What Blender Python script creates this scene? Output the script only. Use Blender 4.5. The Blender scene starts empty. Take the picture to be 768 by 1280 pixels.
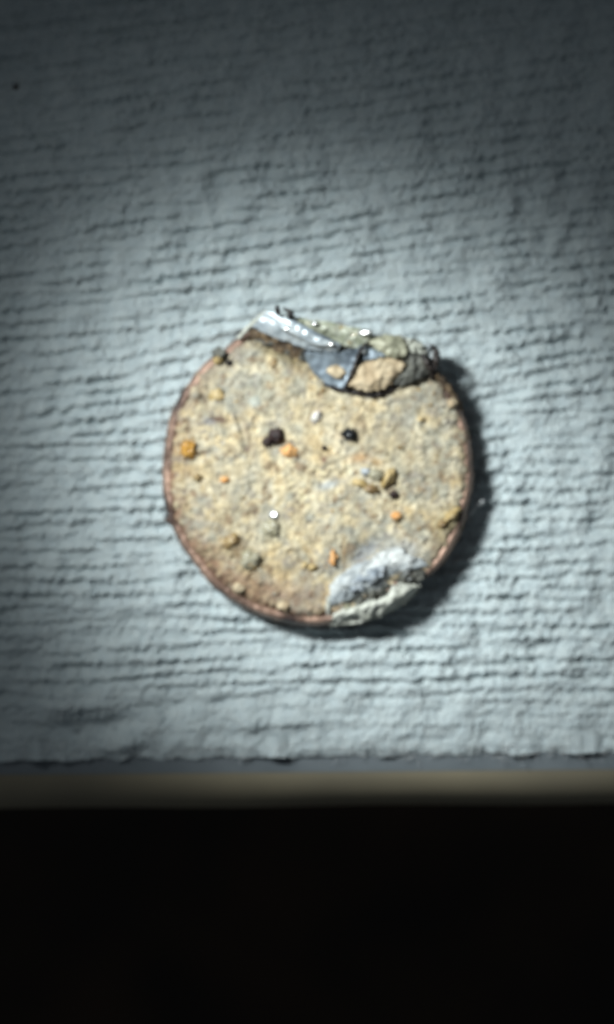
import bpy, math
import numpy as np
from mathutils import Vector

# ------------------------------------------------------------------ camera
# one Blender unit = one centimetre
SC = bpy.context.scene
SC.unit_settings.scale_length = 0.01
COL = SC.collection
H = 12.0                      # camera height above the towel, cm
cam = bpy.data.cameras.new('camera'); camo = bpy.data.objects.new('camera', cam)
COL.objects.link(camo); SC.camera = camo
camo.location = (0, 0, H); camo.rotation_euler = (0, 0, 0)
cam.sensor_fit = 'VERTICAL'; cam.sensor_height = 24; cam.lens = 24 / (2 * 3.2 / H)
cam.clip_start = 0.1; cam.clip_end = 600
cam.dof.use_dof = True
cam.dof.focus_distance = H - 1.35
cam.dof.aperture_fstop = cam.lens * 0.001 / (2 * 0.155)

# ------------------------------------------------------------------ light
w = bpy.data.worlds.new('World'); SC.world = w; w.use_nodes = True
w.node_tree.nodes['Background'].inputs[0].default_value = (0.80, 0.90, 1.0, 1)
w.node_tree.nodes['Background'].inputs[1].default_value = 0.062
AIM = Vector((0.40, 0.0, 0))
LP = AIM + Vector((-0.60, 0.45, 0.90)).normalized() * 9.0
lamp = bpy.data.lights.new('torch_light', 'SPOT'); lo = bpy.data.objects.new('torch_light', lamp)
COL.objects.link(lo); lo.location = LP
lo.rotation_euler = (AIM - LP).to_track_quat('-Z', 'Y').to_euler()
lamp.energy = 5400; lamp.color = (0.94, 1.0, 1.0); lamp.shadow_soft_size = 0.75
lamp.spot_size = math.radians(25); lamp.spot_blend = 0.85
spill = bpy.data.lights.new('torch_spill', 'SPOT'); so = bpy.data.objects.new('torch_spill', spill)     # the torch's wide outer cone
COL.objects.link(so); so.location = LP; so.rotation_euler = lo.rotation_euler
spill.energy = 500; spill.color = (0.92, 0.98, 1.0); spill.shadow_soft_size = 0.75
spill.spot_size = math.radians(48); spill.spot_blend = 1.0
SC.view_settings.view_transform = 'Standard'; SC.view_settings.look = 'None'
SC.view_settings.exposure = 0; SC.view_settings.gamma = 1
SC.view_settings.use_curve_mapping = False
SC.cycles.filter_width = 2.2
SC.cycles.max_bounces = 6
SC.cycles.caustics_reflective = False; SC.cycles.caustics_refractive = False

# ------------------------------------------------------------------ helpers
RNG = np.random.default_rng(7)

def P(px, py, z):
    """photo pixel -> place on the level z (cm)"""
    k = (H - z) / H / 200.0
    return ((px - 384) * k, -(py - 640) * k, z)

def spec_noise(ny, nx, step, lo_l, hi_l, aspect=1.0, rng=RNG):
    """band-passed noise, unit deviation; lo_l..hi_l wavelengths, aspect stretches it in x"""
    n = np.fft.fft2(rng.standard_normal((ny, nx)))
    ky = np.fft.fftfreq(ny, step)[:, None]; kx = np.fft.fftfreq(nx, step)[None, :] * aspect
    k = np.sqrt(kx**2 + ky**2) + 1e-9
    f = np.exp(-(k * lo_l)**2) * (1 - np.exp(-(k * hi_l)**2))
    r = np.real(np.fft.ifft2(n * f))
    return r / r.std()

def sm(a, b, x):
    t = np.clip((x - a) / (b - a), 0, 1); return t * t * (3 - 2 * t)

class Field:
    """tileable noise sampled anywhere (pixels of the photo as length unit)"""
    def __init__(s, lo_l, hi_l, aspect=1.0, n=512):
        s.n = n; s.a = spec_noise(n, n, 1.0, lo_l, hi_l, aspect)
    def __call__(s, x, y):
        x = np.asarray(x, float) % s.n; y = np.asarray(y, float) % s.n
        x0 = np.floor(x).astype(int); y0 = np.floor(y).astype(int)
        fx = x - x0; fy = y - y0; x0 %= s.n; y0 %= s.n; x1 = (x0 + 1) % s.n; y1 = (y0 + 1) % s.n
        a = s.a
        return (a[y0, x0]*(1-fx)*(1-fy) + a[y0, x1]*fx*(1-fy) + a[y1, x0]*(1-fx)*fy + a[y1, x1]*fx*fy)

class Fractal(Field):
    def __init__(s, lo_l=3.5, hi_l=110, p=1.15, n=1024):
        s.n = n
        f = np.fft.fft2(RNG.standard_normal((n, n))); k = np.sqrt(np.fft.fftfreq(n)[:, None]**2 + np.fft.fftfreq(n)[None]**2) + 1e-9
        r = np.real(np.fft.ifft2(f * k**-p * np.exp(-(k * lo_l)**2) * (1 - np.exp(-(k * hi_l)**2)))); s.a = r / r.std()
N1 = Fractal(); N2 = Fractal(6, 140, 1.3); N3 = Fractal(3, 40, 0.7); N4 = Fractal(5, 60, 1.2)
F3 = Field(3, 6); F6 = Field(6, 14); F12 = Field(12, 30); F30 = Field(28, 80); F4 = Field(4, 10)
F60 = Field(50, 140); G6 = Field(5, 12); G14 = Field(12, 28); G25 = Field(22, 60); G3 = Field(2.5, 5)

def mesh_obj(name, verts, faces, mat, parent=None, colors=None, smooth=True):
    me = bpy.data.meshes.new(name)
    verts = np.asarray(verts, np.float32)
    if parent is not None: verts = verts - np.array(parent.location, np.float32)
    if isinstance(faces, np.ndarray):
        me.vertices.add(len(verts)); me.vertices.foreach_set('co', verts.ravel())
        nf, k = faces.shape
        me.loops.add(nf * k); me.loops.foreach_set('vertex_index', faces.astype(np.int32).ravel())
        me.polygons.add(nf); me.polygons.foreach_set('loop_start', np.arange(nf, dtype=np.int32) * k)
        me.update(calc_edges=True)
    else:
        me.from_pydata(verts.tolist(), [], faces)
    me.polygons.foreach_set('use_smooth', np.full(len(me.polygons), smooth))
    if colors is not None:
        at = me.color_attributes.new('tint', 'FLOAT_COLOR', 'POINT')
        c = np.ones((len(verts), 4), np.float32); c[:, :3] = colors
        at.data.foreach_set('color', c.ravel())
    me.materials.append(mat); me.validate(); me.update()
    o = bpy.data.objects.new(name, me); COL.objects.link(o)
    if parent is not None: o.parent = parent
    return o

def grid_faces(ny, nx, wrap=False):
    j, i = np.meshgrid(np.arange(ny - 1), np.arange(nx if wrap else nx - 1), indexing='ij')
    i2 = (i + 1) % nx
    return np.stack([j*nx+i, j*nx+i2, (j+1)*nx+i2, (j+1)*nx+i], -1).reshape(-1, 4)

def thing(name, label, cat, loc):
    o = bpy.data.objects.new(name, None); COL.objects.link(o); o.location = loc
    o.empty_display_size = 0.2
    o['label'] = label; o['category'] = cat; return o

def mat(name, c1, c2=None, rough=0.8, metal=0.0, scale=20, bump=0.0, bscale=60, trans=0.0, spec=0.5,
        vcol=False, c3=None, aniso=(1, 1, 1), coat=0.0, detail=5, sss=0.0, ior=1.45):
    m = bpy.data.materials.new(name); m.use_nodes = True
    nt = m.node_tree; N = nt.nodes; L = nt.links; b = N['Principled BSDF']
    b.inputs['Roughness'].default_value = rough; b.inputs['Metallic'].default_value = metal
    b.inputs['Specular IOR Level'].default_value = spec; b.inputs['IOR'].default_value = ior
    b.inputs['Transmission Weight'].default_value = trans
    b.inputs['Coat Weight'].default_value = coat
    if sss:
        b.inputs['Subsurface Weight'].default_value = sss
        b.inputs['Subsurface Radius'].default_value = (0.03, 0.022, 0.012); b.inputs['Subsurface Scale'].default_value = 1.0
    tc = N.new('ShaderNodeTexCoord'); mp = N.new('ShaderNodeMapping'); mp.inputs['Scale'].default_value = aniso
    L.new(tc.outputs['Object'], mp.inputs[0])
    n1 = N.new('ShaderNodeTexNoise'); n1.inputs['Scale'].default_value = scale; n1.inputs['Detail'].default_value = detail
    L.new(mp.outputs[0], n1.inputs['Vector'])
    r = N.new('ShaderNodeValToRGB'); e = r.color_ramp.elements
    e[0].position = 0.38; e[1].position = 0.62
    e[0].color = (*c1, 1); e[1].color = (*(c2 or c1), 1)
    if c3:
        x = e.new(0.70); x.color = (*c3, 1)
    L.new(n1.outputs[0], r.inputs[0])
    out = r.outputs[0]
    if vcol:
        a = N.new('ShaderNodeAttribute'); a.attribute_name = 'tint'
        mx = N.new('ShaderNodeMix'); mx.data_type = 'RGBA'; mx.blend_type = 'MULTIPLY'; mx.inputs[0].default_value = 1
        L.new(a.outputs['Color'], mx.inputs[6]); L.new(out, mx.inputs[7]); out = mx.outputs[2]
    L.new(out, b.inputs['Base Color'])
    if bump:
        n2 = N.new('ShaderNodeTexNoise'); n2.inputs['Scale'].default_value = bscale; n2.inputs['Detail'].default_value = 6
        L.new(mp.outputs[0], n2.inputs['Vector'])
        bp = N.new('ShaderNodeBump'); bp.inputs['Strength'].default_value = bump; bp.inputs['Distance'].default_value = 0.01
        L.new(n2.outputs[0], bp.inputs['Height']); L.new(bp.outputs[0], b.inputs['Normal'])
    return m

M = dict(
    paper=mat('towel_paper', (0.455, 0.52, 0.535), (0.505, 0.565, 0.57), rough=1, spec=0.1, scale=14, bump=0.3, bscale=70),
    laminate=mat('cool_white_laminate', (0.145, 0.17, 0.185), (0.175, 0.20, 0.215), rough=0.55, scale=3, bump=0.1),
    tan_edge=mat('tan_edge_band', (0.21, 0.185, 0.13), (0.27, 0.235, 0.16), rough=0.6, scale=0.8, bump=0.0),
    floor=mat('dark_floor', (0.010, 0.006, 0.003), (0.03, 0.016, 0.007), rough=0.8, scale=0.2),
    crust=mat('sand_crust', (0.62, 0.60, 0.56), (0.86, 0.84, 0.79), rough=0.95, spec=0.25, vcol=True, scale=24, bump=0.12, bscale=55, detail=8),
    copper=mat('tarnished_copper', (0.48, 0.31, 0.23), (0.075, 0.045, 0.035), rough=0.5, metal=0.3, scale=4.5, bump=0.3, bscale=22, c3=(0.06, 0.045, 0.045)),
    silver=mat('silvery_foil', (0.56, 0.61, 0.63), (0.36, 0.41, 0.44), rough=0.42, metal=0.25, scale=10, bump=0.2, bscale=18, aniso=(1, 1.6, 1)),
    slate=mat('slate_blue_metal', (0.13, 0.16, 0.19), (0.30, 0.36, 0.41), rough=0.48, metal=0.25, scale=9, bump=0.2, bscale=24),
    olive=mat('olive_glassy', (0.30, 0.32, 0.23), (0.50, 0.52, 0.42), rough=0.25, metal=0.0, scale=18, bump=0.6, bscale=26, c3=(0.30, 0.22, 0.09), coat=0.4),
    olive_rough=mat('olive_grey_stone', (0.24, 0.24, 0.17), (0.46, 0.45, 0.33), rough=0.45, scale=9, bump=0.25, bscale=24),
    tan=mat('tan_scale', (0.42, 0.32, 0.20), (0.56, 0.46, 0.31), rough=0.75, scale=8, bump=0.25, bscale=26, c3=(0.22, 0.17, 0.12)),
    grey=mat('dark_grey_scale', (0.06, 0.062, 0.055), (0.17, 0.17, 0.145), rough=0.6, scale=12, bump=0.4, bscale=34),
    black=mat('burnt_black', (0.012, 0.011, 0.012), (0.04, 0.03, 0.025), rough=0.45, scale=25, bump=0.6, bscale=40),
    brown=mat('brown_scale', (0.07, 0.05, 0.035), (0.20, 0.14, 0.08), rough=0.6, scale=20, bump=0.7, bscale=40),
    white=mat('white_flake', (0.64, 0.66, 0.64), (0.34, 0.375, 0.39), rough=0.6, scale=7, bump=0.15, bscale=20),
    chalk=mat('chalky_grey_flake', (0.60, 0.61, 0.54), (0.38, 0.39, 0.33), rough=0.8, scale=8, bump=0.25, bscale=36),
    blue=mat('blue_grey_flake', (0.26, 0.30, 0.34), (0.40, 0.43, 0.45), rough=0.5, scale=16, bump=0.7, bscale=30),
    amber=mat('amber_grain', (0.55, 0.29, 0.06), (0.75, 0.42, 0.12), rough=0.18, scale=20, spec=0.6, trans=0.25, bump=0.15),
    orange=mat('orange_grain', (0.62, 0.29, 0.09), (0.72, 0.42, 0.18), rough=0.5, scale=24, bump=0.5),
    ochre=mat('ochre_grain', (0.40, 0.29, 0.12), (0.58, 0.45, 0.24), rough=0.5, scale=24, bump=0.5),
    umber=mat('umber_grain', (0.20, 0.13, 0.06), (0.36, 0.26, 0.12), rough=0.35, scale=22, bump=0.4),
    dark=mat('dark_brown_grain', (0.018, 0.010, 0.010), (0.05, 0.03, 0.028), rough=0.5, scale=26, bump=0.8),
    jet=mat('black_grain', (0.006, 0.008, 0.01), (0.015, 0.018, 0.022), rough=0.2, scale=20, bump=0.1),
    quartz=mat('cloudy_quartz', (0.46, 0.42, 0.28), (0.60, 0.56, 0.42), rough=0.25, scale=14, trans=0.35, bump=0.2),
    pink=mat('pinkish_grain', (0.60, 0.50, 0.43), (0.70, 0.68, 0.62), rough=0.5, scale=20, bump=0.4),
    glint=mat('mirror_glint', (0.85, 0.86, 0.84), rough=0.25, spec=1.0, metal=0.85),
    fibre=mat('paper_fibre', (0.78, 0.80, 0.80), rough=0.9, spec=0.2),
)

# ------------------------------------------------------------------ floor and table
fl = mesh_obj('floor', [(-160, -160, -72), (160, -160, -72), (160, 160, -72), (-160, 160, -72)], [(0, 1, 2, 3)], M['floor'])
fl['kind'] = 'structure'

ZT = -0.035
tab = thing('table', 'table with a pale blue-grey top and rounded tan front edge under the paper towel', 'table', (0, 6, ZT))
rot = math.radians(0.5)
def edge_y(x): return P(384, 965, ZT)[1] + math.tan(rot) * x
xs = np.linspace(-9, 9, 60)
v = []; nx = len(xs)
for k, yy in enumerate((0, 0.6, 2, 5, 14)):
    for x in xs: v.append((x, edge_y(x) + yy if k < 4 else 14, ZT))
mesh_obj('table_top', v, grid_faces(5, nx), M['laminate'], tab)
prof = [(0.0, -0.003)]
R0 = 0.27
for a in np.linspace(0, 90, 14)[0:]:
    prof.append((-R0 * math.sin(math.radians(a)) - 0.001, -0.003 - 0.42 * (1 - math.cos(math.radians(a)))))
prof += [(-R0 - 0.001, -2.0), (-R0 + 0.05, -2.2), (3, -2.2)]
v = []
for dy, dz in prof:
    for x in xs:
        v.append((x, edge_y(x) + dy + 0.006 * math.sin(x * 3.1) * (dz < -0.01), ZT + dz))
mesh_obj('edge_band', v, grid_faces(len(prof), nx), M['tan_edge'], tab)

# ------------------------------------------------------------------ paper towel
def towel():
    st = 0.0068
    X0, X1, Y0, Y1 = -2.75, 2.75, P(0, 946, 0)[1], 3.95
    nx = int((X1 - X0) / st); ny = int((Y1 - Y0) / st)
    x = X0 + np.arange(nx) * st; y = Y0 + np.arange(ny) * st
    XX, YY = np.meshgrid(x, y)
    rng = np.random.default_rng(21)
    pad = 160
    NX, NY = nx + pad, ny + pad
    ky = np.fft.fftfreq(NY, st)[:, None]; kx = np.fft.fftfreq(NX, st)[None, :]
    def analytic(lam, slope, sx, sy):
        n = np.fft.fft2(rng.standard_normal((NY, NX)))
        k0 = 1 / lam
        f = np.exp(-((ky - k0) / (k0 * sy))**2 - ((kx + slope * k0) / sx)**2)
        a = np.fft.ifft2(n * f)[:ny, :nx]
        return a / np.abs(a).std()
    top = sm(-1.2, 1.6, YY)
    wob = 0.085 * spec_noise(NY, NX, st, 0.07, 0.16, 0.8, rng)[:ny, :nx] + 0.022 * spec_noise(NY, NX, st, 0.025, 0.05, 1, rng)[:ny, :nx]
    def ridge(lam, s_lo, s_hi, sx, sy):
        a = analytic(lam, s_lo, sx, sy) * (1 - top) + analytic(lam, s_hi, sx, sy) * top
        t = (np.angle(a) / (2 * np.pi) + wob) % 1.0
        f = np.where(t < 0.36, sm(0, 0.36, t), 1 - sm(0.1, 1.0, (t - 0.36) / 0.64)**0.8)
        amp = 0.38 + 0.66 * np.clip(np.abs(a) / 1.7, 0.0, 1.15)
        return f * amp, amp
    fade = 1 - 0.75 * sm(-0.95, -1.35, YY)                   # the towel is pressed smooth near its lower hem
    r1, a1 = ridge(0.094, 0.02, 0.13, 0.95, 0.20)
    r2, a2 = ridge(0.062, 0.03, 0.12, 2.2, 0.35)
    def nz(lo, hi, asp=1.0):
        return spec_noise(NY, NX, st, lo, hi, asp, rng)[:ny, :nx]
    amap = 0.85 + 0.22 * np.tanh(nz(0.5, 1.2))
    amap *= 1 - 0.15 * sm(1.1, 2.4, YY)
    z = 0.034 * r1 * amap * fade + 0.012 * r2 * fade
    z += 0.0027 * nz(0.028, 0.05) + 0.0006 * nz(0.018, 0.03)
    z += 0.0026 * nz(0.05, 0.09, 0.45) * 1.0                  # short upright creases
    cre = np.abs(nz(0.05, 0.16, 0.22))
    z -= 0.003 * np.exp(-(cre / 0.10)**2) * (0.4 + 0.6 * (nz(0.2, 0.5) > 0))
    z += 0.010 * nz(0.25, 0.6) + 0.004 * nz(0.12, 0.3)
    # a lump and dent near the lower left hem
    g = lambda cx, cy, sx, sy: np.exp(-((XX - cx) / sx)**2 - ((YY - cy) / sy)**2)
    c = P(100, 905, 0); z += 0.075 * g(c[0] - 0.02, c[1] + 0.12, 0.26, 0.075) - 0.05 * g(c[0] + .02, c[1] - 0.03, 0.22, 0.07)
    c = P(150, 925, 0); z += 0.06 * g(c[0], c[1], 0.10, 0.07)
    c = P(330, 912, 0); z += 0.035 * g(c[0], c[1] + .06, 0.4, 0.06) - 0.02 * g(c[0], c[1] - 0.05, 0.35, 0.05)
    # pressed flat under the disc
    dx, dy = XX - P(397, 588, 0)[0], YY - P(397, 588, 0)[1]; d = np.hypot(dx, dy)
    z = z * (0.35 + 0.65 * sm(0.75, 1.02, d)) 
    # hem: roll the lower edge down onto the table, ragged
    e1 = np.interp(x, x, spec_noise(1, nx, st, 0.03, 0.08, 1, rng)[0]) * 0.003
    e2 = np.interp(x, x, spec_noise(1, nx, st, 0.2, 0.5, 1, rng)[0]) * 0.006
    hem = (x * 0.014 + e1 + e2)[None, :]
    tt = (YY - Y0)
    YY = YY + hem * np.exp(-tt / 0.15)
    lift = 0.008 + 0.010 * spec_noise(1, nx, st, 0.12, 0.4, 1, rng)[0]
    for cx, wd in ((648, 0.07), (735, 0.12), (345, 0.13), (60, 0.2)):
        lift += 0.05 * np.exp(-((x - P(cx, 0, 0)[0]) / wd)**2)
    lift = np.clip(lift, 0.0, 0.11)
    floorz = ZT + 0.006 + lift
    k = np.exp(-(tt / 0.035)**2)
    z = z * (1 - k) + (floorz[None, :] + 0.25 * z) * k
    verts = np.stack([XX, YY, z], -1)
    under = []
    for j, (dyy, dz) in enumerate(((0.004, -0.008), (0.03, -0.012), (0.12, -0.02))):
        r = verts[0].copy(); r[:, 1] += dyy; r[:, 2] = np.maximum(r[:, 2] + dz, ZT + 0.003); under.append(r)
    verts = np.concatenate([np.stack(under[::-1]), verts], 0)
    o = mesh_obj('paper_towel', verts.reshape(-1, 3), grid_faces(ny + 3, nx), M['paper'])
    o['label'] = 'white crinkled paper towel with fine crepe ridges lying under the disc'
    o['category'] = 'paper towel'
    def zat(wx, wy):
        i = int(np.clip((wx - X0) / st, 0, nx - 1)); j = int(np.clip((wy - Y0) / st, 0, ny - 1)); return float(z[j, i])
    return zat
ZAT = towel()

# ------------------------------------------------------------------ the disc
CX, CY, RP = 397.0, 588.0, 193.0
disc = thing('corroded_disc', 'round corroded disc with copper rim and tan sandy crust lying on white paper towel', 'disc', P(CX, CY, 0.02))

def rim_r(th):
    r = RP + 0.6 * F30(th * 190 / 2 + 11, 5) + 0.2 * F6(th * 190, 77)
    r = r + 5 * np.exp(-((th - math.radians(198.5)) / 0.028)**2)          # small burr on the left
    r = r - 3.5 * np.exp(-((th - math.radians(128)) / 0.07)**2)
    # eaten away under the two fragments
    r = r - 10 * sm(math.radians(58), math.radians(66), th) * sm(math.radians(112), math.radians(104), th)
    r = r - 15 * sm(math.radians(277), math.radians(284), th) * sm(math.radians(318), math.radians(310), th)
    return r
def rim():
    nt = 900
    th = np.linspace(0, 2 * np.pi, nt, endpoint=False)
    R = rim_r(th)
    prof = [(0.955, -0.04), (0.985, -0.035), (1.0, 0.01), (1.004, 0.09), (1.0, 0.13), (0.993, 0.155),
            (0.984, 0.182), (0.972, 0.197), (0.95, 0.19), (0.93, 0.16)]
    v = []
    for i, (s, z) in enumerate(prof):
        jit = 0.15 * F12(th * 190, i * 2 + 3)
        zz = z + 0.0022 * F12(th * 190, i * 2 + 30) * (i > 2)
        r = R * s + jit
        k = (H - zz) / H / 200
        v.append(np.stack([(CX + r * np.cos(th) - 384) * k, -(CY - r * np.sin(th) - 640) * k, zz], -1))
    v = np.stack(v)
    mesh_obj('copper_rim', v.reshape(-1, 3), grid_faces(len(prof), nt, True), M['copper'], disc)
rim()

def blob(px, py, cx, cy, rx, ry, ang=0):
    a = math.radians(ang); dx, dy = px - cx, py - cy
    u = dx * math.cos(a) + dy * math.sin(a); v_ = -dx * math.sin(a) + dy * math.cos(a)
    return np.exp(-(u / rx)**2 - (v_ / ry)**2)

def crust_h(px, py):
    """height of the caked surface (cm)"""
    z = 0.222 + 0.0040 * N1(px, py) + 0.0006 * N3(px, py)
    z = z + 0.005 * np.clip(G14(px + 40, py) - 0.9, 0, 1.5)
    z = z - 0.010 * np.clip(-G14(px, py + 90) - 1.1, 0, 1)
    z = z - 0.030 * blob(px, py, 455, 690, 26, 12, -35)                 # hollow beside the lower flap
    z = z - 0.020 * blob(px, py, 360, 452, 45, 6, 24)                    # groove below the foil
    z = z - 0.02 * blob(px, py, 254, 497, 4, 14, -25)
    z = z - 0.014 * blob(px, py, 305, 545, 3, 40, -16)
    z = z + 0.012 * blob(px, py, 470, 600, 26, 17)
    return z

def crust():
    nt, nr = 980, 200
    th = np.linspace(0, 2 * np.pi, nt, endpoint=False)[None, :]
    s = (np.linspace(0.004, 1, nr)**0.93)[:, None]
    R = rim_r(th) - 3.2 + 1.6 * F12(th * 120, 60) + 0.8 * F6(th * 190, 140) - 2.5 * np.sin(-th + 0.5) * 0
    cx, cy = CX + 2.0, CY - 2.8
    px = cx + R * s * np.cos(th); py = cy - R * s * np.sin(th)
    z = crust_h(px, py)
    e = 1 - s
    z = z - 0.085 * np.exp(-(e / 0.022)**1.2) - 0.018 * np.exp(-e / 0.07)
    k = (H - z) / H / 200
    V = np.stack([(px - 384) * k, -(py - 640) * k, z], -1).reshape(-1, 3)
    # colour of the deposits
    px, py = px.ravel(), py.ravel()
    def mix(c, col, m): return c * (1 - m[:, None]) + np.array(col) * m[:, None]
    c = np.tile(np.array((0.76, 0.64, 0.42)), (len(px), 1))
    c = mix(c, (0.88, 0.77, 0.54), np.clip(blob(px, py, 395, 600, 115, 95) * 0.75, 0, 1))
    reg = np.clip(blob(px, py, 318, 485, 60, 45) * 0.7 + blob(px, py, 540, 560, 55, 110) * 0.6 + blob(px, py, 450, 690, 55, 25, -30) * 0.8
                  + 0.30 * G25(px, py) + 0.25, 0, 1)
    c = mix(c, (0.50, 0.49, 0.41), reg)
    c = mix(c, (0.44, 0.37, 0.27), sm(0.2, 2.1, N1(px + 400, py)) * 0.65)
    c = mix(c, (0.84, 0.77, 0.60), sm(0.1, 1.9, -N1(px + 400, py)) * 0.8)
    c = mix(c, (0.68, 0.50, 0.26), sm(0.5, 1.8, N2(px, py + 230)) * 0.5 * (1 - reg))
    c = mix(c, (0.45, 0.46, 0.43), sm(0.4, 1.7, -N2(px, py + 230)) * 0.6)
    c = mix(c, (0.30, 0.21, 0.13), sm(0.5, 2.2, N4(px + 90, py + 50)) * 0.75)
    c = mix(c, (0.34, 0.31, 0.28), sm(0.6, 2.2, -N4(px + 90, py + 50)) * 0.7)
    c = mix(c, (0.16, 0.11, 0.09), sm(1.7, 2.7, N3(px + 300, py)) * 0.8)
    # named stains, and darker tones in the cracks, groove and hollow
    for (x, y, rx, ry, a, col, m) in (
        (262, 527, 9, 6, 0, (0.30, 0.31, 0.34), .8), (275, 525, 9, 3.5, 10, (0.16, 0.09, 0.07), .9),
        (255, 497, 3, 12, -25, (0.20, 0.16, 0.12), .8), (310, 545, 3, 34, -16, (0.36, 0.28, 0.20), .55),
        (298, 500, 22, 14, 0, (0.48, 0.48, 0.44), .5), (405, 575, 4, 4, 0, (0.2, 0.11, 0.08), .9),
        (412, 606, 13, 5, -15, (0.62, 0.66, 0.68), .9), (309, 562, 4, 4, 0, (0.12, 0.07, 0.06), .9),
        (450, 572, 12, 6, -10, (0.62, 0.38, 0.20), .8), (470, 577, 8, 5, 20, (0.58, 0.38, 0.18), .7),
        (560, 652, 20, 13, -40, (0.42, 0.34, 0.16), .6), (456, 690, 24, 9, -38, (0.33, 0.36, 0.40), .85),
        (500, 690, 28, 16, -10, (0.55, 0.57, 0.58), .7), (290, 683, 20, 11, -30, (0.40, 0.30, 0.17), .6),
        (340, 665, 14, 14, 0, (0.44, 0.45, 0.36), .6), (316, 702, 24, 14, 20, (0.34, 0.26, 0.15), .6), (255, 690, 20, 8, 50, (0.36, 0.27, 0.19), .6), (330, 735, 40, 9, 22, (0.36, 0.25, 0.17), .5), (300, 600, 26, 30, 20, (0.50, 0.47, 0.38), .45), (480, 560, 40, 18, 10, (0.56, 0.51, 0.38), .4), (262, 470, 20, 9, -50, (0.38, 0.32, 0.25), .5), (365, 740, 50, 14, 12, (0.36, 0.24, 0.18), .45),
        (300, 728, 40, 9, 38, (0.40, 0.27, 0.18), .5), (280, 440, 14, 14, 0, (0.34, 0.31, 0.27), .6),
        (350, 500, 14, 10, 0, (0.50, 0.46, 0.36), .5), (420, 520, 60, 25, 0, (0.66, 0.58, 0.42), .4),
        (352, 446, 40, 6, 24, (0.26, 0.22, 0.13), .75), (520, 500, 40, 16, -20, (0.40, 0.38, 0.32), .4),
        (432, 545, 14, 5, 0, (0.50, 0.38, 0.25), .5), (324, 505, 3, 3, 0, (.2, .2, .22), .8), (312, 493, 3, 2.5, 0, (.25, .22, .2), .8),
        (430, 690, 2.5, 20, 0, (0.40, 0.27, 0.14), .5), (250, 560, 60, 3, 60, (0.3, 0.24, 0.17), .3)):
        c = mix(c, col, np.clip(blob(px, py, x, y, rx, ry, a) * m * 1.3, 0, m))
    er = np.repeat(e.ravel(), nt)
    ed = np.exp(-er / 0.028)
    c = mix(c, (0.24, 0.15, 0.11), np.clip(ed * (0.75 + 0.35 * G14(px, py)), 0, 0.9))
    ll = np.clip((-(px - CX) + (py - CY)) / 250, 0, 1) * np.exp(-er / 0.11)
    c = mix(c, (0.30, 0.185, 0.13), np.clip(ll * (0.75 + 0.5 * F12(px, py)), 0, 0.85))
    c = np.clip(c, 0.01, 0.8)
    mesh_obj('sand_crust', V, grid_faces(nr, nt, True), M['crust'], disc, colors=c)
crust()

def ico(sub=2):
    import bmesh
    bm = bmesh.new(); bmesh.ops.create_icosphere(bm, subdivisions=sub, radius=1)
    v = np.array([x.co[:] for x in bm.verts]); f = np.array([[q.index for q in p.verts] for p in bm.faces]); bm.free(); return v, f
I1, I2, I3 = ico(1), ico(2), ico(3)

def grain(name, px, py, rx, ry, hgt, m, ang=0, lump=0.26, sink=0.56, tilt=None, label=None, parent=disc, sub=I3, seed=0, base=None, smooth=True):
    v, f = sub
    v = v.copy()
    q = seed * 37.1 + px * 3.1
    n = 0.65 * G25(v[:, 0] * 40 + q, v[:, 1] * 40 + v[:, 2] * 55) + 0.45 * G14(v[:, 0] * 40 + q, v[:, 1] * 40 - v[:, 2] * 47)
    v *= (1 + lump * np.clip(n, -1.8, 1.8))[:, None]
    v = np.sign(v) * np.abs(v)**1.0
    a = math.radians(-ang)
    x = v[:, 0] * rx / 200; y = v[:, 1] * ry / 200; z = v[:, 2] * hgt
    if tilt: z = z + tilt[0] * x + tilt[1] * y
    X = x * math.cos(a) - y * math.sin(a); Y = x * math.sin(a) + y * math.cos(a)
    if base is None and math.hypot(px - 300, py - 700) < 110 and m.name not in ('orange_grain',): sink += 0.14
    zb = float(crust_h(np.array([px]), np.array([py]))[0]) if base is None else base
    zc = zb + hgt * (0.5 - sink) * 1.0
    c = P(px, py, zc)
    o = mesh_obj(name, np.stack([X + c[0], Y + c[1], z + c[2]], -1), f, m, parent, smooth=smooth)
    if label: o['label'] = label
    return o

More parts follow.
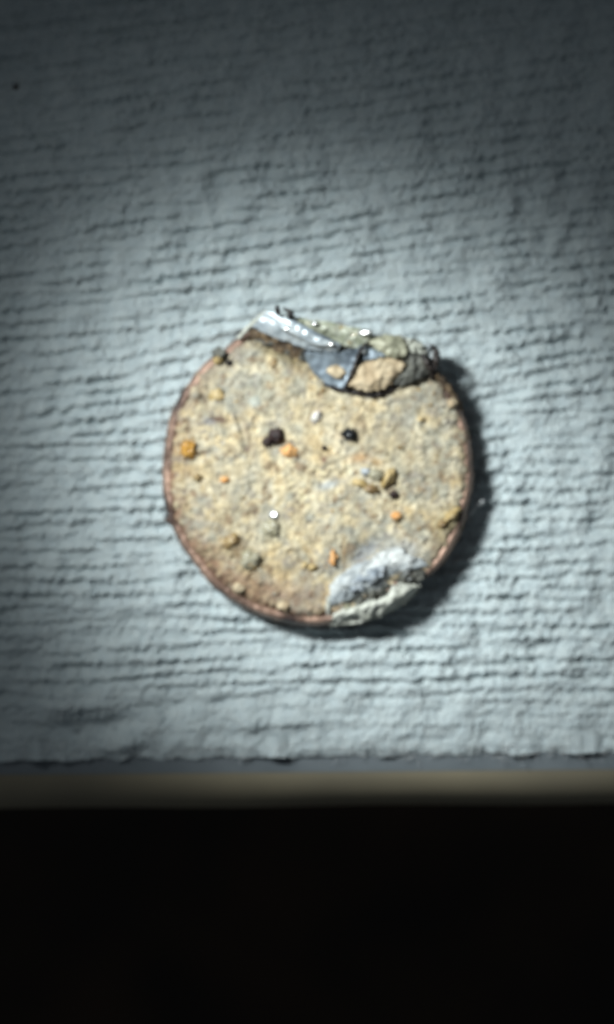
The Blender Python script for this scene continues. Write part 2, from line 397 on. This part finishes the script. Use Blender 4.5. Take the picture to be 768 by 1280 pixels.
# grains bedded in the crust (each where the photograph shows one)
for i, (x, y, rx, ry, h, m, a, lb) in enumerate((
    (237, 563, 9, 11, .045, 'amber', 10, 'glossy amber grain near the left rim'),
    (363, 565, 11, 7.5, .04, 'orange', 10, 'bright orange grain beside the dark brown one'),
    (282, 600, 6, 4.2, .03, 'orange', 0, None), (248, 597, 4.5, 4.5, .02, 'umber', 0, None),
    (346, 545, 9.5, 9, .04, 'dark', 30, 'dark brown grain'), (335, 553, 6.5, 6, .03, 'dark', 0, 'dark brown grain'),
    (438, 544, 9.5, 7.5, .04, 'jet', 10, 'shiny black grain'),
    (396, 521, 5.5, 8, .035, 'pink', 25, 'pinkish white grain'),
    (457, 590, 7, 5, .03, 'blue', 10, 'blue grey grain'), (470, 594, 9, 7, .035, 'quartz', 0, 'cloudy translucent grain'),
    (485, 598, 6, 13, .045, 'ochre', 32, 'yellow ochre grain at the middle of the cluster'),
    (463, 611, 9, 6.5, .04, 'umber', 20, None), (450, 604, 9, 5, .03, 'ochre', 20, None),
    (492, 618, 5, 4.5, .03, 'dark', 0, None), (495, 645, 6, 5, .03, 'orange', 0, None), (496, 649, 4, 4, .03, 'umber', 0, None),
    (340, 661, 12, 10, .035, 'quartz', -20, None), (313, 699, 12, 13, .06, 'quartz', 20, 'large cloudy olive grain near the lower left rim'),
    (290, 676, 11, 8, .04, 'umber', -35, None), (317, 706, 8, 6, .035, 'umber', -10, None),
    (417, 697, 4.5, 11, .04, 'orange', 5, 'upright orange grain'), (391, 709, 6, 4.5, .03, 'ochre', 0, None), (382, 706, 4, 4, .03, 'ochre', 0, None),
    (563, 645, 8, 6, .035, 'ochre', -30, None), (553, 655, 6, 5, .03, 'umber', -30, None), (571, 638, 5, 4, .03, 'ochre', -30, None),
    (273, 451, 5.5, 5, .03, 'ochre', 0, None), (287, 454, 4.5, 3.6, .03, 'black', 0, None), (275, 443, 9, 7, .03, 'grey', 30, None),
    (405, 560, 3, 3, .02, 'dark', 0, None), (525, 525, 4, 3, .02, 'ochre', 0, None), (343, 455, 4, 6, .02, 'umber', 20, None),
    (272, 494, 9, 8, .012, 'ochre', 0, None), (320, 503, 7, 8, .010, 'chalk', 0, None), (500, 560, 3.5, 2.5, .02, 'umber', 0, None),
    (404, 489, 3, 4, .02, 'umber', 0, None), (300, 735, 8, 6, .03, 'tan', 30, None),
    (355, 757, 9, 6, .03, 'tan', 15, None), 
     (565, 505, 5, 6, .03, 'tan', 0, None))):
    g = grain('grain', x, y, rx, ry, h, M[m], a, label=lb, seed=i)

# glassy grain, then facets added as fold and strip highlights: all turned half way between lamp and lens
for q, (x, y, a, b_, an, zb) in enumerate(((342, 643, 6.5, 6, 20, None), (456, 416, 9.5, 4, 18, .335), (393, 405, 4, 3, 10, .345),
                                    (358, 412, 5, 3, 30, .365), (413, 431, 6, 2.2, 5, .37))):
    gl = grain('glint_facet', x, y, a, b_, .012, M['glint'], 0, lump=0.04, seed=q, tilt=(.305, -.235), sink=0.1, base=zb,
               label=None if q else 'tiny mirror-bright glassy grain')

# fine grit all over the crust
def grit():
    v0, f0 = I1
    rng = np.random.default_rng(5)
    n = 650
    V = []; Fc = []; C = []
    pal = np.array([(0.66, 0.58, 0.44), (0.55, 0.47, 0.33), (0.46, 0.44, 0.38), (0.72, 0.68, 0.58), (0.36, 0.27, 0.17), (0.52, 0.36, 0.17), (0.62, 0.56, 0.46), (0.30, 0.29, 0.28)])
    pr = np.array([.28, .22, .14, .13, .07, .04, .10, .02]); k = 0
    r = np.sqrt(rng.random(n)) * 176; th = rng.random(n) * 2 * np.pi
    X = CX + 2 + r * np.cos(th); Y = CY - 3 - r * np.sin(th); Z = crust_h(X, Y)
    for i in range(n):
        s = 1.2 + 2.2 * rng.random()**2.5
        A = rng.standard_normal((3, 3)); q, _ = np.linalg.qr(A)
        p = (v0 * (1 + 0.22 * rng.standard_normal(len(v0)))[:, None]) * np.array([1.2, 0.9, 0.7]) @ q * s / 200
        c = P(X[i], Y[i], Z[i] - 0.0022 * s)
        V.append(p + np.array(c)); Fc.append(f0 + k); k += len(v0)
        C.append(np.tile(pal[rng.choice(8, p=pr)], (len(v0), 1)))
    o = mesh_obj('grit', np.concatenate(V), np.concatenate(Fc), M['crust'], disc, colors=np.concatenate(C), smooth=False)
    o['kind'] = 'stuff'
grit()

# ---- flakes and folded sheets
def resample(poly, n):
    p = np.array(poly, float); q = np.vstack([p, p[:1]])
    d = np.r_[0, np.cumsum(np.hypot(*np.diff(q, axis=0).T))]
    t = np.linspace(0, d[-1], n, endpoint=False)
    return np.stack([np.interp(t, d, q[:, 0]), np.interp(t, d, q[:, 1])], -1)

def flake(name, poly, zb, h, m, tilt=(0, 0), amp=0.012, depth=0.12, pw=3.0, rough=1.2, seed=0, label=None, n=110, rings=16, parent=disc):
    """a solid lump of scale with the traced outline; tilt in cm per 100 px (right, down)"""
    o = resample(poly, n)
    jt = rough * np.stack([F4(o[:, 0] * 2 + seed * 31, o[:, 1] * 2), F4(o[:, 0] * 2, o[:, 1] * 2 + seed * 57)], -1)
    c = o.mean(0); V = []
    for j in range(rings):
        s = (j + 0.02) / (rings - 1)
        s = min(s, 1)
        p = c + (o - c) * s + jt * s**7
        z = zb + h * (1 - s**pw) + tilt[0] * (p[:, 0] - c[0]) / 100 + tilt[1] * (p[:, 1] - c[1]) / 100
        z = z + amp * (0.9 * F12(p[:, 0] + seed * 91, p[:, 1]) + 0.18 * F6(p[:, 0] + seed * 91, p[:, 1]))
        V.append(np.stack(P(p[:, 0], p[:, 1], z), -1))
    last = V[-1].copy(); low = last.copy(); low[:, 2] -= depth; cc = low[:, :2].mean(0); low[:, :2] = cc + (low[:, :2] - cc) * 0.93
    V.append(low)
    b = low.copy(); b[:, :2] = cc + (b[:, :2] - cc) * 0.02; V.append(b)
    V = np.stack(V)
    ob = mesh_obj(name, V.reshape(-1, 3), grid_faces(len(V), n, True), m, parent)
    if label: ob['label'] = label
    return ob

def crom(a, t):
    """Catmull-Rom through the rows of a"""
    a = np.asarray(a, float); n = len(a); x = t * (n - 1); i = np.clip(np.floor(x).astype(int), 0, n - 2); f = (x - i)
    g = lambda k: a[np.clip(k, 0, n - 1)]
    f = f.reshape((-1,) + (1,) * (a.ndim - 1))
    p0, p1, p2, p3 = g(i - 1), g(i), g(i + 1), g(i + 2)
    return 0.5 * (2*p1 + (p2-p0)*f + (2*p0-5*p1+4*p2-p3)*f**2 + (3*p1-p0-3*p2+p3)*f**3)

def sheet(name, rows, m, thick=0.018, amp=0.006, nu=90, nv=28, seed=0, label=None, rough=0.8, parent=disc):
    """a bent sheet with real thickness through control rows of (px, py, z)"""
    rows = [crom(np.array(r, float), np.linspace(0, 1, nu)) for r in rows]
    S = crom(np.array(rows), np.linspace(0, 1, nv))                # nv, nu, 3
    px, py = S[..., 0].copy(), S[..., 1].copy()
    z = S[..., 2] + amp * (0.9 * F12(px + seed * 50, py) + 0.2 * F6(px, py + seed * 50))
    edge = np.zeros_like(px); edge[0] = edge[-1] = 1; edge[:, 0] = edge[:, -1] = 1
    px += rough * F4(px * 2, py * 2 + seed * 20) * edge; py += rough * F4(px * 2 + 90, py * 2 + seed * 20) * edge
    T = np.stack(P(px, py, z), -1); B = T.copy(); B[..., 2] -= thick
    nvu = nv * nu
    f = grid_faces(nv, nu)
    idx = np.arange(nvu).reshape(nv, nu)
    ring = np.concatenate([idx[0, :], idx[1:, -1], idx[-1, -2::-1], idx[-2:0:-1, 0]])
    nxt = np.roll(ring, -1)
    side = np.stack([ring, ring + nvu, nxt + nvu, nxt], -1)
    F_ = np.concatenate([f, f[:, ::-1] + nvu, side])
    ob = mesh_obj(name, np.concatenate([T.reshape(-1, 3), B.reshape(-1, 3)]), F_, m, parent)
    if label: ob['label'] = label
    return ob

def tube(name, pts, rad, m, parent=disc, label=None, ns=8, res=7, jit=0.0, seed=0):
    pts = np.array([P(*p) for p in pts]); n = (len(pts) - 1) * res + 1
    C = crom(pts, np.linspace(0, 1, n)); rad = np.interp(np.linspace(0, 1, n), np.linspace(0, 1, len(rad)), rad) / 200
    V = []
    for i in range(n):
        d = C[min(i + 1, n - 1)] - C[max(i - 1, 0)]; d /= np.linalg.norm(d) + 1e-9
        u = np.cross(d, (0.13, 0.2, 0.97)); u /= np.linalg.norm(u); w_ = np.cross(d, u)
        for k in range(ns):
            a = 2 * np.pi * k / ns; r = rad[i] * (1 + jit * float(F3(i * 3 + seed * 40, k * 7)))
            V.append(C[i] + r * (u * math.cos(a) + w_ * math.sin(a)))
    f = [tuple(q) for q in grid_faces(n, ns, True).tolist()] + [tuple(range(ns))[::-1], tuple(range((n - 1) * ns, n * ns))]
    ob = mesh_obj(name, V, f, m, parent)
    if label: ob['label'] = label
    return ob

# upper fragment: backing mass under everything
flake('fragment_core', [(312, 412), (336, 392), (366, 399), (420, 407), (462, 420), (500, 421), (528, 438), (543, 455), (536, 474), (505, 484),
                        (476, 492), (440, 489), (404, 478), (384, 455), (350, 440), (318, 426)], 0.215, 0.035, M['grey'], amp=0.012, depth=0.17, seed=1, n=200, rings=20)
# silvery fold
sheet('silvery_fold', [[(333, 390, .30), (350, 394, .33), (366, 402, .35), (392, 418, .355), (412, 427, .35), (426, 434, .34)],
                       [(326, 397, .285), (345, 404, .325), (363, 413, .345), (388, 426, .35), (408, 434, .35), (423, 437, .345)],
                       [(316, 409, .265), (337, 420, .275), (359, 428, .285), (378, 435, .30), (398, 440, .305), (420, 442, .315)]],
      M['silver'], seed=2, amp=0.0025, label='silvery crumpled metal fold')
tube('bright_ridge', [(345, 402, .335), (355, 410, .36), (372, 418, .37), (395, 430, .37), (416, 432, .365)], [1.5, 3.2, 3.4, 2.5, 1.5], M['silver'], jit=0.05, seed=4)
# brown groove lip below it
sheet('brown_lip', [[(316, 410, .262), (337, 421, .268), (359, 430, .27), (380, 438, .275)],
                    [(312, 418, .245), (334, 428, .24), (356, 438, .235), (382, 448, .24)],
                    [(309, 425, .22), (332, 433, .215), (354, 444, .215), (386, 456, .21)]], M['brown'], seed=3, label='brown lip under the silvery fold')
# olive glassy strip along the top edge
sheet('glassy_strip', [[(366, 396, .30), (390, 401, .31), (412, 403, .31), (430, 408, .305), (452, 412, .30), (467, 420, .30)],
                       [(366, 399, .335), (390, 408, .335), (412, 412, .33), (430, 417, .32), (450, 419, .315), (462, 425, .31)],
                       [(368, 404, .30), (390, 416, .295), (412, 426, .285), (430, 432, .28), (446, 436, .28), (457, 430, .29)]],
      M['olive'], seed=5, amp=0.004, label='olive glassy strip with bright glints')
tube('dark_seam', [(360, 399, .345), (376, 408, .35), (392, 417, .355), (410, 425, .345), (426, 432, .33)], [1.6, 2.2, 2.4, 2.0, 1.2], M['slate'], jit=0.2)
# slate blue cup
sheet('slate_cup', [[(380, 440, .31), (400, 442, .32), (420, 442, .33), (438, 438, .32), (456, 431, .31)],
                    [(383, 450, .27), (402, 454, .285), (420, 454, .29), (436, 452, .30), (448, 446, .31)],
                    [(388, 460, .25), (403, 468, .265), (418, 470, .27), (430, 468, .28), (440, 463, .30)],
                    [(396, 471, .235), (408, 480, .24), (420, 484, .25), (428, 485, .26), (433, 484, .28)]],
      M['slate'], seed=6, amp=0.0025, label='slate blue concave plate')
grain('pebble', 421, 466, 12, 7.5, .03, M['tan'], 22, base=.275, label='tan pebble stuck on the slate blue plate', seed=9)
# crack, tan plate, olive plate and slate wedge
tube('black_seam', [(459, 428, .325), (450, 440, .33), (445, 453, .325), (439, 468, .32), (431, 486, .29)], [1.2, 2.4, 2.0, 2.2, 1.8], M['black'], jit=0.25, seed=2)
flake('tan_plate', [(441, 463), (449, 455), (462, 451), (474, 448), (494, 449), (509, 455), (504, 464), (492, 476), (480, 488), (461, 490), (445, 487), (434, 483)],
      .285, .03, M['tan'], tilt=(-.02, .02), amp=0.006, seed=4, depth=0.1, label='flat tan plate right of the crack')
flake('olive_plate', [(459, 430), (469, 422), (482, 419), (496, 420), (506, 426), (511, 435), (506, 446), (494, 449), (480, 444), (469, 436)],
      .30, .03, M['olive_rough'], tilt=(0, .04), amp=0.006, seed=5, depth=0.12, label='olive grey plate above the tan one')
flake('slate_wedge', [(450, 442), (459, 434), (470, 437), (486, 446), (470, 450), (450, 454)], .285, .015, M['slate'], seed=7, amp=.006, rough=.8)
grain('white_fleck', 454, 440, 3.2, 3.2, .02, M['white'], base=.315)
flake('grey_lump', [(510, 436), (525, 441), (534, 453), (538, 467), (524, 477), (503, 483), (490, 480), (506, 464), (509, 452)],
      .26, .03, M['grey'], tilt=(-.02, -.04), amp=0.010, seed=8, label='dark grey crumbling lump')
flake('pale_lump', [(506, 424), (518, 424), (528, 431), (535, 441), (528, 447), (514, 442)], .27, .025, M['chalk'], amp=0.016, seed=9)
flake('pale_lump', [(533, 428), (541, 430), (544, 440), (540, 449), (533, 444), (531, 436)], .25, .025, M['white'], amp=0.012, seed=10)
tube('burnt_spur', [(541, 433, .27), (545, 441, .30), (545, 452, .30), (541, 466, .26), (540, 474, .22)], [1.5, 3.4, 4.2, 4.6, 3.0], M['black'], jit=0.25, seed=5)
tube('burnt_spur', [(526, 440, .27), (531, 450, .295), (537, 460, .29), (541, 468, .26)], [1.5, 3.2, 3.6, 3.0], M['black'], jit=0.25, seed=6)
tube('burnt_edge', [(541, 465, .26), (550, 474, .235), (560, 486, .21), (570, 500, .19), (578, 514, .17)], [3.5, 4.0, 4.0, 3.4, 2.0], M['brown'], jit=0.3, seed=7)
tube('black_chip', [(347, 384, .37), (347, 389, .385), (349, 395, .36)], [1.8, 3.0, 1.6], M['black'], jit=0.3, seed=8)
tube('black_chip', [(354, 386, .36), (360, 389, .38), (364, 394, .375), (362, 399, .35)], [1.0, 2.0, 3.6, 1.8], M['black'], jit=0.3, seed=12)
tube('dark_lip', [(404, 480, .235), (420, 487, .235), (445, 491, .24), (466, 494, .24), (482, 491, .24), (496, 482, .24)], [1.5, 2.6, 3.0, 3.4, 3.0, 1.5], M['black'], jit=0.3, seed=9)
tube('pale_sliver', [(298, 424, .225), (306, 416, .245), (315, 407, .255), (324, 399, .27), (334, 390, .28)], [2.2, 2.6, 2.8, 2.8, 2.0], M['chalk'], jit=0.2, seed=10)

# lower right fragment
flake('flake_core', [(408, 748), (424, 724), (450, 704), (480, 690), (520, 694), (538, 706), (530, 722), (512, 738), (492, 752), (462, 768), (436, 776), (414, 774)],
      0.17, 0.04, M['grey'], amp=0.014, depth=0.13, seed=11, n=170, rings=18)
sheet('white_flap', [[(412, 732, .235), (428, 717, .25), (448, 705, .255), (466, 697, .25), (484, 686, .245), (500, 684, .24)],
                     [(413, 740, .245), (431, 727, .262), (452, 714, .26), (470, 706, .255), (488, 698, .25), (510, 694, .245)],
                     [(412, 750, .24), (432, 741, .25), (455, 728, .25), (474, 717, .25), (492, 707, .25), (526, 698, .235)],
                     [(416, 758, .22), (436, 750, .225), (458, 740, .225), (476, 733, .22), (490, 718, .23), (534, 706, .22)],
                     [(418, 760, .16), (438, 753, .17), (459, 743, .17), (477, 736, .17), (491, 721, .18), (534, 709, .18)]],
      M['white'], amp=0.0045, seed=12, nv=40, nu=120, rough=1.6, label='whitish blue fibrous flap lifting at the lower right')
flake('blue_patch', [(438, 728), (450, 716), (468, 708), (482, 706), (480, 718), (466, 730), (450, 738), (438, 740)], .262, .012, M['blue'], tilt=(0.02, -0.03), amp=.01, seed=13, depth=.04)
flake('grey_crumb', [(490, 716), (504, 712), (522, 711), (534, 714), (530, 723), (514, 727), (496, 727)], .20, .03, M['grey'], amp=0.02, seed=14)
sheet('pale_lip', [[(418, 766, .205), (441, 759, .225), (462, 752, .225), (482, 745, .23), (494, 731, .225), (516, 729, .20)],
                   [(416, 772, .20), (442, 766, .235), (463, 759, .24), (486, 752, .24), (502, 741, .235), (522, 733, .205)],
                   [(415, 782, .14), (441, 780, .16), (462, 775, .17), (482, 767, .17), (504, 755, .16), (520, 740, .15)]],
      M['chalk'], amp=0.009, seed=15, thick=0.03, nv=30, nu=110, rough=1.6, label='chalky grey lip below the dark crack')
flake('ochre_crumb', [(430, 757), (438, 754), (444, 760), (440, 768), (431, 767)], .20, .02, M['olive_rough'], amp=.01, seed=16)
tube('pale_sliver', [(411, 745, .23), (411, 757, .21), (412, 768, .17), (415, 783, .10)], [3.0, 3.4, 3.0, 1.0], M['chalk'], jit=0.3, seed=11)
rr = np.random.default_rng(3)
for i in range(14):
    t = rr.random(); x = 414 + 105 * t + rr.normal() * 4; y = 752 - 50 * t + rr.normal() * 9
    a = rr.normal() * 0.5 - 0.6; l = 5 + 8 * rr.random()
    z = 0.262 + 0.02 * rr.random()
    tube('fibre', [(x, y, z), (x + l * .5 * math.cos(a), y + l * .5 * math.sin(a), z + .012), (x + l * math.cos(a), y + l * math.sin(a), z - .005)],
         [0.5, 0.7, 0.4], M['white'], ns=5, res=3)

disc.location.z += 0.05

# ------------------------------------------------------------------ loose fibres on the towel
lint = thing('lint_strand', 'tiny white lint strand on the towel in the disc\'s shadow at the right', 'lint', P(598, 632, 0.04))
zz = 0.07
tube('strand', [(585, 652, .05), (590, 641, .09), (598, 630, .11), (604, 627, .10), (600, 634, .06)], [0.7, 1.1, 1.8, 2.2, 0.9], M['fibre'], parent=lint)
def fuzz():
    rng = np.random.default_rng(9); V = []; F_ = []; k = 0
    for i in range(1500):
        if i < 1150: x, y = rng.uniform(-40, 810), rng.uniform(-20, 940)
        else: x, y = rng.uniform(0, 768), rng.uniform(930, 949)
        if math.hypot(x - CX, y - CY) < 200: continue
        l = rng.uniform(4, 13); a = rng.uniform(0, 2 * np.pi)
        w0 = P(x, y, 0.05); z0 = ZAT(w0[0], w0[1])
        c = np.array([w0[0], w0[1], z0 + 0.003]); d = np.array([math.cos(a), math.sin(a), 0]) * l / 200; r = 0.0016
        b = np.array([-math.sin(a), math.cos(a), 0]) * l / 200 * rng.normal() * 0.3
        pts = [c, c + d * .35 + b + (0, 0, rng.uniform(.004, .02)), c + d * .7 + b * .7 + (0, 0, rng.uniform(.004, .025)), c + d]
        for p in pts:
            for q in range(3):
                an = q * 2.094; V.append(p + np.array([-math.sin(a) * math.cos(an), math.cos(a) * math.cos(an), math.sin(an)]) * r)
        for s in range(3):
            for q in range(3):
                q2 = (q + 1) % 3; F_.append((k + s*3 + q, k + s*3 + q2, k + (s+1)*3 + q2, k + (s+1)*3 + q))
        k += 12
    o = mesh_obj('towel_fuzz', np.array(V), np.array(F_), M['fibre']); o['kind'] = 'stuff'
    o['label'] = 'fine loose paper fibres on the white towel'; o['category'] = 'fibres'
fuzz()
spk = grain('speck', 20, 109, 3.5, 2.6, .02, M['dark'], 0, parent=None, base=ZAT(*P(20, 109, 0.03)[:2]) + 0.01, sub=I2)
spk['label'] = 'tiny dark speck on the towel at the upper left'; spk['category'] = 'speck'
